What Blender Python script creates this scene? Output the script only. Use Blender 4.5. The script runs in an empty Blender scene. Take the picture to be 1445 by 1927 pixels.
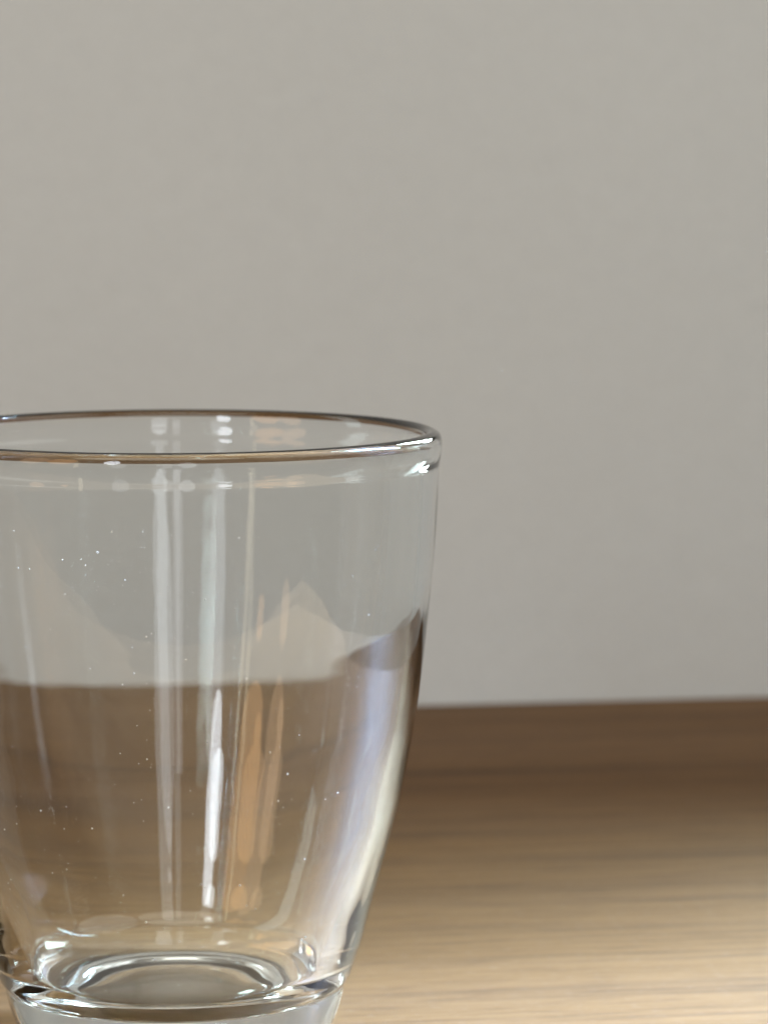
import bpy, bmesh, math, random
from mathutils import Vector, Matrix
from mathutils import noise as mnoise

scene = bpy.context.scene
C = scene.collection
R = math.radians

# ------------------------------------------------------------------ camera
CAM_Z, CAM_D = 0.143, 0.525
cam_d = bpy.data.cameras.new('camera')
cam = bpy.data.objects.new('camera', cam_d)
C.objects.link(cam)
cam_d.sensor_fit = 'VERTICAL'
cam_d.sensor_height = 36.0
cam_d.lens = 117.0
cam_d.clip_start, cam_d.clip_end = 0.01, 50
cam.location = (0, -CAM_D, CAM_Z)
cam.rotation_euler = (R(90 - 6.22), 0, R(-3.66))
cam_d.dof.use_dof = True
cam_d.dof.focus_distance = 0.492
cam_d.dof.aperture_fstop = 30.0
scene.camera = cam

# ------------------------------------------------------------------ world and lamps (an indoor close-up: soft room light, a side window, added fill and streak lamps)
world = bpy.data.worlds.new('World')
scene.world = world
world.use_nodes = True
bg = world.node_tree.nodes['Background']
bg.inputs[0].default_value = (1.0, 0.95, 0.82, 1)
bg.inputs[1].default_value = 0.12


def lamp(name, loc, target, sx, sy, watts, col):
    d = bpy.data.lights.new(name, 'AREA')
    d.shape = 'RECTANGLE'
    d.size, d.size_y = sx, sy
    d.energy = watts
    d.color = col
    o = bpy.data.objects.new(name, d)
    C.objects.link(o)
    o.location = loc
    o.rotation_euler = (Vector(target) - Vector(loc)).to_track_quat('-Z', 'Y').to_euler()
    return o


def polar(deg, dist, z):           # deg: 0 = towards the camera, + = to the right
    a = R(deg)
    return (math.sin(a) * dist, -math.cos(a) * dist, z)


lamp('side_window_light', (1.96, 1.02, 1.65), (0, 0, 0.05), 0.42, 1.7, 120, (0.60, 0.92, 1.0))
lamp('table_fill_light', (1.60, 0.86, 1.40), (0, 0, 0.05), 0.36, 0.9, 1750, (0.54, 0.81, 1.34))  # added lamp to brighten the front of the tabletop
lamp('edge_haze_light', polar(-102, 0.95, 0.52), (0, 0, 0.05), 0.36, 0.7, 2.0, (0.80, 0.97, 1.0))  # added lamp for pale haze along the glass edges
lamp('glass_edge_light', polar(136, 1.4, 0.66), (0, 0, 0.05), 0.80, 0.57, 180, (0.78, 1.0, 0.99))  # added lamp to whiten the right edge of the glass
o = lamp('back_room_light', (-0.2, -1.7, 2.3), (0, 0.35, 0.2), 3.1, 1.5, 25, (1.0, 0.985, 0.89))
o.data.shape = 'ELLIPSE'
o = lamp('ceiling_bounce_light', (1.55, -0.35, 1.65), (0.5, 0.35, 0.75), 2.0, 1.4, 11, (0.98, 1.0, 0.975))
o.data.shape = 'ELLIPSE'
o = lamp('far_streak_light', polar(-25, 2.6, 1.02), (0, 0, 0.05), 0.30, 1.0, 10.0, (0.86, 0.92, 1.0))  # lamp placed and shaped for the white streak mirrored in the glass
o.data.shape = 'ELLIPSE'
o = lamp('pale_streak_light', polar(6, 2.5, 0.56), (0, 0, 0.05), 0.34, 1.2, 3.0, (0.92, 0.96, 1.0))  # added strip lamp for the soft middle streak on the glass
o.data.shape = 'ELLIPSE'
lamp('dim_streak_light', polar(-2, 2.5, 0.40), (0, 0, 0.05), 0.16, 0.8, 0.8, (0.95, 0.96, 1.0))  # added thin strip lamp, gives a fainter streak beside the pale one
o = lamp('low_streak_light', polar(-22, 2.7, 0.38), (0, 0, 0.05), 0.34, 0.85, 1.3, (0.90, 0.95, 1.0))  # added low strip lamp for the faint upper streak in the glass
o.data.shape = 'ELLIPSE'
o = lamp('warm_streak_light', polar(-47, 2.2, 0.88), (0, 0, 0.05), 0.54, 1.1, 5.2, (1.0, 0.55, 0.24))  # added lamp in place of lit wood, mirrored as the orange band
o.data.shape = 'ELLIPSE'
o = lamp('tan_streak_light', polar(-60, 2.2, 0.85), (0, 0, 0.05), 0.46, 1.2, 3.6, (1.0, 0.64, 0.38))  # added lamp that widens the orange reflection with tan
o.data.shape = 'ELLIPSE'
lamp('ivory_streak_light', polar(-39, 2.2, 0.36), (0, 0, 0.05), 0.07, 0.75, 0.5, (1.0, 0.88, 0.65))  # added narrow lamp for the ivory line reflected in the glass
scene.view_settings.view_transform = 'Standard'
scene.view_settings.look = 'None'
scene.view_settings.exposure = 0.0
scene.view_settings.gamma = 1.0

scene.cycles.max_bounces = 20
scene.cycles.transmission_bounces = 20
scene.cycles.glossy_bounces = 8
scene.cycles.diffuse_bounces = 4
scene.cycles.caustics_reflective = True
scene.cycles.caustics_refractive = True
scene.cycles.blur_glossy = 0.3
scene.cycles.sample_clamp_indirect = 25.0
scene.cycles.use_denoising = True

# ------------------------------------------------------------------ materials


def new_mat(name):
    m = bpy.data.materials.new(name)
    m.use_nodes = True
    nt = m.node_tree
    return m, nt, nt.nodes['Principled BSDF']


def ramp(nt, stops, fac):
    r = nt.nodes.new('ShaderNodeValToRGB')
    els = r.color_ramp.elements
    while len(els) < len(stops):
        els.new(0.5)
    for e, (p, c) in zip(els, stops):
        e.position = p
        e.color = (*c, 1)
    nt.links.new(fac, r.inputs[0])
    return r.outputs[0]


def noise_tex(nt, vec, scale, detail=3, rough=0.5, loc=(0, 0, 0), dist=0.0):
    mp = nt.nodes.new('ShaderNodeMapping')
    mp.inputs['Scale'].default_value = scale
    mp.inputs['Location'].default_value = loc
    nt.links.new(vec, mp.inputs['Vector'])
    n = nt.nodes.new('ShaderNodeTexNoise')
    n.inputs['Scale'].default_value = 1.0
    n.inputs['Detail'].default_value = detail
    n.inputs['Roughness'].default_value = rough
    n.inputs['Distortion'].default_value = dist
    nt.links.new(mp.outputs[0], n.inputs['Vector'])
    return n.outputs['Fac']


def mix_col(nt, kind, fac, a, b):
    m = nt.nodes.new('ShaderNodeMix')
    m.data_type = 'RGBA'
    m.blend_type = kind
    for sock, v in ((m.inputs[0], fac), (m.inputs[6], a), (m.inputs[7], b)):
        if isinstance(v, (int, float)):
            sock.default_value = v
        elif isinstance(v, tuple):
            sock.default_value = (*v, 1)
        else:
            nt.links.new(v, sock)
    return m.outputs[2]


# painted wall
wall_mat, nt, p = new_mat('wall_paint')
tc = nt.nodes.new('ShaderNodeTexCoord')
o = tc.outputs['Object']
fine = noise_tex(nt, o, (900, 900, 900), 2, 0.6)
soft = noise_tex(nt, o, (5, 5, 5), 3, 0.5)
base = ramp(nt, [(0.3, (0.668, 0.694, 0.700)), (0.7, (0.695, 0.722, 0.728))], soft)
mott = noise_tex(nt, o, (160, 160, 160), 3, 0.6)
base = mix_col(nt, 'MULTIPLY', 0.16, base, ramp(nt, [(0.3, (0.84, 0.84, 0.84)), (0.7, (1, 1, 1))], mott))
nt.links.new(mix_col(nt, 'MULTIPLY', 0.25, base, ramp(nt, [(0.3, (0.8, 0.8, 0.8)), (0.7, (1, 1, 1))], fine)), p.inputs['Base Color'])
p.inputs['Roughness'].default_value = 0.85
bp = nt.nodes.new('ShaderNodeBump')
bp.inputs['Strength'].default_value = 0.22
bp.inputs['Distance'].default_value = 0.0012
nt.links.new(noise_tex(nt, o, (190, 190, 190), 4, 0.65), bp.inputs['Height'])
nt.links.new(bp.outputs[0], p.inputs['Normal'])

# wood-grain tabletop (grain runs along local x)
wood_mat, nt, p = new_mat('wood_grain')
tc = nt.nodes.new('ShaderNodeTexCoord')
o = tc.outputs['Object']
broad = noise_tex(nt, o, (0.7, 14, 1), 3, 0.55, (3.1, 0.35, 0), 0.15)
bands = noise_tex(nt, o, (2.2, 85, 1), 4, 0.62, (1.7, 5.3, 0), 0.3)
lines = noise_tex(nt, o, (9, 420, 1), 3, 0.6, (0.4, 9.1, 0), 0.1)
pores = noise_tex(nt, o, (55, 520, 1), 3, 0.65, (0, 0, 0), 0.15)
fleck = noise_tex(nt, o, (420, 1500, 1), 2, 0.6)
col = ramp(nt, [(0.32, (0.134, 0.065, 0.020)), (0.5, (0.156, 0.080, 0.029)), (0.68, (0.180, 0.099, 0.045))], broad)
col = mix_col(nt, 'MULTIPLY', 0.75, col, ramp(nt, [(0.32, (0.42, 0.40, 0.42)), (0.42, (0.80, 0.79, 0.80)), (0.52, (1, 1, 1))], bands))
col = mix_col(nt, 'MULTIPLY', 0.6, col, ramp(nt, [(0.32, (0.58, 0.56, 0.55)), (0.55, (1, 1, 1))], lines))
col = mix_col(nt, 'MULTIPLY', 0.55, col, ramp(nt, [(0.34, (0.55, 0.51, 0.50)), (0.52, (1, 1, 1))], pores))
col = mix_col(nt, 'SCREEN', 0.03, col, ramp(nt, [(0.55, (0, 0, 0)), (0.75, (0.8, 0.8, 0.8))], fleck))
nt.links.new(col, p.inputs['Base Color'])
p.inputs['Roughness'].default_value = 0.5
p.inputs['Specular IOR Level'].default_value = 0.07
bp = nt.nodes.new('ShaderNodeBump')
bp.inputs['Strength'].default_value = 0.25
bp.inputs['Distance'].default_value = 0.0002
nt.links.new(pores, bp.inputs['Height'])
nt.links.new(bp.outputs[0], p.inputs['Normal'])

# clear soda-lime glass
glass_mat, nt, p = new_mat('clear_glass')
p.inputs['Base Color'].default_value = (0.982, 0.995, 0.994, 1)
tc = nt.nodes.new('ShaderNodeTexCoord')
smear = noise_tex(nt, tc.outputs['Object'], (150, 150, 16), 4, 0.6, (2, 5, 1), 0.3)
sm = ramp(nt, [(0.50, (0.0, 0.0, 0.0)), (0.72, (0.075, 0.075, 0.075))], smear)
nt.links.new(sm, p.inputs['Roughness'])
p.inputs['IOR'].default_value = 1.51
p.inputs['Transmission Weight'].default_value = 1.0

base_mat = glass_mat.copy()            # the same glass, but thick enough here to show its colour
base_mat.name = 'thick_glass'
base_mat.node_tree.nodes['Principled BSDF'].inputs['Base Color'].default_value = (0.93, 0.965, 0.955, 1)

dust_mat, nt, p = new_mat('pale_dust')
dif = nt.nodes.new('ShaderNodeBsdfDiffuse')
tra = nt.nodes.new('ShaderNodeBsdfTranslucent')
mx = nt.nodes.new('ShaderNodeMixShader')
for n in (dif, tra):
    n.inputs['Color'].default_value = (0.93, 0.93, 0.92, 1)
nt.links.new(dif.outputs[0], mx.inputs[1])
nt.links.new(tra.outputs[0], mx.inputs[2])
nt.links.new(mx.outputs[0], nt.nodes['Material Output'].inputs['Surface'])
nt.nodes.remove(p)


def mesh_obj(name, verts, faces, mat, parent=None):
    me = bpy.data.meshes.new(name)
    me.from_pydata(verts, [], faces)
    me.update()
    me.materials.append(mat)
    o = bpy.data.objects.new(name, me)
    C.objects.link(o)
    if parent:
        o.parent = parent
    return o


def bm_obj(name, bm, mat):
    me = bpy.data.meshes.new(name)
    bm.to_mesh(me)
    bm.free()
    me.materials.append(mat)
    o = bpy.data.objects.new(name, me)
    C.objects.link(o)
    return o


# ------------------------------------------------------------------ setting: wall and tabletop, both turned a little to the camera
WALL_ANG = R(4.7)
WALL_DIST = 0.319                                   # perpendicular from the glass's axis
rot = Matrix.Rotation(WALL_ANG, 4, 'Z')


def slab(name, size, centre, mat, bevel):
    bm = bmesh.new()
    bmesh.ops.create_cube(bm, size=1.0)
    bmesh.ops.scale(bm, vec=size, verts=bm.verts)
    if bevel:
        bmesh.ops.bevel(bm, geom=list(bm.edges), offset=bevel, segments=3, profile=0.5, affect='EDGES')
    o = bm_obj(name, bm, mat)
    for f in o.data.polygons:
        f.use_smooth = False
    o.matrix_world = rot @ Matrix.Translation(centre)
    return o


W_EDGE, SILL = 0.865, 0.15                            # the wall stops at a window outside the picture on the right


def box(bm, x0, x1, y0, y1, z0, z1):
    m = Matrix.Translation(((x0 + x1) / 2, (y0 + y1) / 2, (z0 + z1) / 2)) @ Matrix.Diagonal((x1 - x0, y1 - y0, z1 - z0, 1))
    bmesh.ops.create_cube(bm, size=1.0, matrix=m)


bm = bmesh.new()
P0, P1, PZ0, PZ1 = 0.185, 0.70, 0.15, 0.40            # added low opening, cut to let the glass edge lamp through
box(bm, -2.6, P0, WALL_DIST, WALL_DIST + 0.08, -0.75, 2.4)
box(bm, P1, W_EDGE, WALL_DIST, WALL_DIST + 0.08, -0.75, 2.4)
box(bm, P0, P1, WALL_DIST, WALL_DIST + 0.08, -0.75, PZ0)
box(bm, P0, P1, WALL_DIST, WALL_DIST + 0.08, PZ1, 2.4)
box(bm, P1 + 0.002, P1 + 0.06, WALL_DIST + 0.082, WALL_DIST + 0.36, -0.1, 0.8)  # added unseen baffle, keeps the table lamp out of the low opening
box(bm, W_EDGE, 1.7, WALL_DIST, WALL_DIST + 0.08, -0.75, SILL)
0 and box(bm, 1.7, 2.4, WALL_DIST, WALL_DIST + 0.08, -0.75, 2.4)
0
wall = bm_obj('wall', bm, wall_mat)
wall.matrix_world = rot
wall['kind'] = 'structure'
TABLE_DEPTH = 0.53
table = slab('tabletop', (2.15, TABLE_DEPTH, 0.03), (0.245 - 1.075, WALL_DIST - 0.0005 - TABLE_DEPTH / 2, -0.015), wood_mat, 0.002)
table['label'] = 'brown wood grain tabletop set against the plain wall, under the glass'
table['category'] = 'table'

# ------------------------------------------------------------------ the glass: one watertight revolved surface, split into rim, body and base
FOC = 6263.0                      # focal length in the pixels of the full photograph


def zof(y):
    return CAM_Z - CAM_D * math.tan(R(6.22) + math.atan((y - 963.5) / FOC))


def rof(y, r):
    return r * (CAM_D * math.cos(R(6.22)) + (CAM_Z - zof(y)) * math.sin(R(6.22))) / FOC


# right-hand outline (picture rows of the full photograph, radius in the same unit)
OUT = [(1954, 258), (1947, 274), (1932, 288), (1905, 300), (1875, 310), (1850, 316), (1842, 317),
       (1836, 320), (1829, 326), (1819, 331), (1790, 341), (1750, 354), (1690, 370), (1632, 387), (1565, 406), (1500, 423), (1454, 433),
       (1390, 446), (1333, 456), (1286, 463), (1210, 473), (1165, 478), (1104, 485), (1027, 493),
       (936, 499), (890, 501), (872, 502), (858, 505), (840, 507.5), (824, 507), (814, 503), (810, 497)]
outer = [(rof(y, r), zof(y)) for y, r in OUT]
zb = outer[0][1]
under = [(0, zb + 0.0022), (0.006, zb + 0.0022), (0.012, zb + 0.0020), (0.0165, zb + 0.0013), (0.0185, zb + 0.0005), (0.0195, zb + 0.0001), (0.0208, zb)]
rim_top = [(0.0410, 0.0990), (0.0403, 0.0986), (0.0399, 0.0976), (0.0397, 0.0955), (0.03965, 0.0925)]
inner_tail = [(0.0395, 0.088), (0.0391, 0.081), (0.0385, 0.0735), (0.0376, 0.066), (0.0365, 0.0585), (0.0353, 0.051), (0.03365, 0.0435), (0.0318, 0.036), (0.0297, 0.029),
              (0.0275, 0.0225), (0.0258, 0.0178), (0.0242, 0.0142), (0.0222, 0.0118), (0.0195, 0.0105), (0.015, 0.0100), (0.008, 0.0098), (0, 0.0098)]
ctrl = under + outer + rim_top + inner_tail


def catmull(pts, n):
    out = []
    for i in range(len(pts) - 1):
        p0 = pts[max(i - 1, 0)]
        p1, p2 = pts[i], pts[i + 1]
        p3 = pts[min(i + 2, len(pts) - 1)]
        t0 = 0.0
        d = lambda a, b: max(1e-6, math.hypot(a[0] - b[0], a[1] - b[1]) ** 0.5)
        t1 = t0 + d(p0, p1) if p0 != p1 else t0 + d(p1, p2)
        t2 = t1 + d(p1, p2)
        t3 = t2 + d(p2, p3) if p2 != p3 else t2 + d(p1, p2)
        q0 = p0 if p0 != p1 else (2 * p1[0] - p2[0], 2 * p1[1] - p2[1])
        q3 = p3 if p3 != p2 else (2 * p2[0] - p1[0], 2 * p2[1] - p1[1])
        for k in range(n):
            t = t1 + (t2 - t1) * k / n
            r = []
            for c in (0, 1):
                a1 = (t1 - t) / (t1 - t0) * q0[c] + (t - t0) / (t1 - t0) * p1[c]
                a2 = (t2 - t) / (t2 - t1) * p1[c] + (t - t1) / (t2 - t1) * p2[c]
                a3 = (t3 - t) / (t3 - t2) * p2[c] + (t - t2) / (t3 - t2) * q3[c]
                b1 = (t2 - t) / (t2 - t0) * a1 + (t - t0) / (t2 - t0) * a2
                b2 = (t3 - t) / (t3 - t1) * a2 + (t - t1) / (t3 - t1) * a3
                r.append((t2 - t) / (t2 - t1) * b1 + (t - t1) / (t2 - t1) * b2)
            out.append((max(r[0], 0.0), r[1], i))
    out.append((pts[-1][0], pts[-1][1], len(pts) - 2))
    return out


prof = catmull(ctrl, 5)
prof = [(r, z - zb + 0.0003, i) for r, z, i in prof]
NSEG = 220
i_out0, i_rim0 = len(under), len(under) + len(outer) - 7
i_in0 = len(under) + len(outer) + len(rim_top)
i_groove = len(under) + 6


def ripple(a, z, inner):           # slight waviness left by pressing the glass
    p1 = Vector((math.cos(a) * 2.2, math.sin(a) * 2.2, z * 18))
    p2 = Vector((math.cos(a) * 6.5, math.sin(a) * 6.5, z * 22 + 7))
    w = 0.00010 * mnoise.noise(p1) + 0.000030 * mnoise.noise(p2)
    p3 = Vector((math.cos(a) * 17, math.sin(a) * 17, z * 12 + 3))
    w += 0.000008 * mnoise.noise(p3)
    return w if inner else 0.25 * w + 0.000012 * mnoise.noise(p2 + Vector((5, 3, 1)))


verts, faces, fpart = [], [], []
rings = []
for k, (r, z, i) in enumerate(prof):
    if r < 1e-6:
        rings.append([len(verts)])
        verts.append((0, 0, z))
        continue
    inner = i >= i_in0
    amp = 1.0 if (i_out0 < i) else 0.0
    if inner and z < 0.02:
        amp *= max(0.0, (z - 0.0095) / 0.0105)
    ring = []
    for s in range(NSEG):
        a = 2 * math.pi * s / NSEG
        rr = r + amp * ripple(a, z, inner)
        ring.append(len(verts))
        verts.append((rr * math.sin(a), -rr * math.cos(a), z))
    rings.append(ring)
for k in range(len(rings) - 1):
    i = prof[k][2]
    z = prof[k][1]
    if i < i_groove:
        part = 'base'
    elif i < i_rim0:
        part = 'body'
    elif i < i_in0:
        part = 'rim'
    else:
        part = 'body' if z > 0.0142 else 'base'
    A, B = rings[k], rings[k + 1]
    for s in range(NSEG):
        t = (s + 1) % NSEG
        if len(A) == 1:
            f = (A[0], B[t], B[s])
        elif len(B) == 1:
            f = (A[s], A[t], B[0])
        else:
            f = (A[s], A[t], B[t], B[s])
        faces.append(f)
        fpart.append(part)
full = bpy.data.meshes.new('whole_glass')
full.from_pydata(verts, [], faces)
full.update()
vn = [v.normal.copy() for v in full.vertices]
# face winding outward?
test = full.polygons[len(faces) // 3]
if test.normal.dot(Vector((test.center.x, test.center.y, 0))) < 0 and prof[(len(rings)) // 3][2] < i_in0:
    faces = [tuple(reversed(f)) for f in faces]
    vn = [-n for n in vn]
bpy.data.meshes.remove(full)

glass = bpy.data.objects.new('drinking_glass', None)
glass.empty_display_size = 0.05
C.objects.link(glass)
glass['label'] = 'empty clear glass tumbler tapering to a thick base, standing on the wood tabletop'
glass['category'] = 'drinking glass'
for part in ('body', 'rim', 'base'):
    fs = [f for f, q in zip(faces, fpart) if q == part]
    used = sorted({v for f in fs for v in f})
    idx = {v: n for n, v in enumerate(used)}
    o = mesh_obj(part, [verts[v] for v in used], [tuple(idx[v] for v in f) for f in fs], base_mat if part == 'base' else glass_mat, glass)
    for f in o.data.polygons:
        f.use_smooth = True
    o.data.normals_split_custom_set_from_vertices([vn[v] for v in used])

# ------------------------------------------------------------------ dust specks on the outside of the glass
rng = random.Random(11)
o_prof = [(r, z) for r, z, i in prof if i_out0 + 8 < i < i_rim0]


def r_at(z):
    return min(o_prof, key=lambda q: abs(q[1] - z))[0]


dv, df = [], []
spots = []
for _ in range(190):
    spots.append((rng.gauss(-14, 11), rng.gauss(0.0815, 0.008)))
for _ in range(240):
    spots.append((rng.uniform(-70, 48), rng.uniform(0.016, 0.087)))
for deg, z in spots:
    if not 0.014 < z < 0.0885:
        continue
    a = R(deg)
    n = Vector((math.sin(a), -math.cos(a), 0))
    t = Vector((math.cos(a), math.sin(a), 0))
    up = Vector((0, 0, 1))
    big = rng.random()
    s = 0.00006 + 0.00013 * big ** 4
    c = n * (r_at(z) + s * 0.35) + up * z
    k = len(dv)
    ax = [rng.uniform(0.7, 1.2) * s for _ in range(4)]
    for w in (t * ax[0], up * ax[1], -t * ax[2], -up * ax[3], n * s * 0.6, -n * s * 0.5):
        dv.append(c + w)
    for q in range(4):
        df.append((k + q, k + (q + 1) % 4, k + 4))
        df.append((k + (q + 1) % 4, k + q, k + 5))
dust = mesh_obj('dust', dv, df, dust_mat, glass)
dust['kind'] = 'stuff'
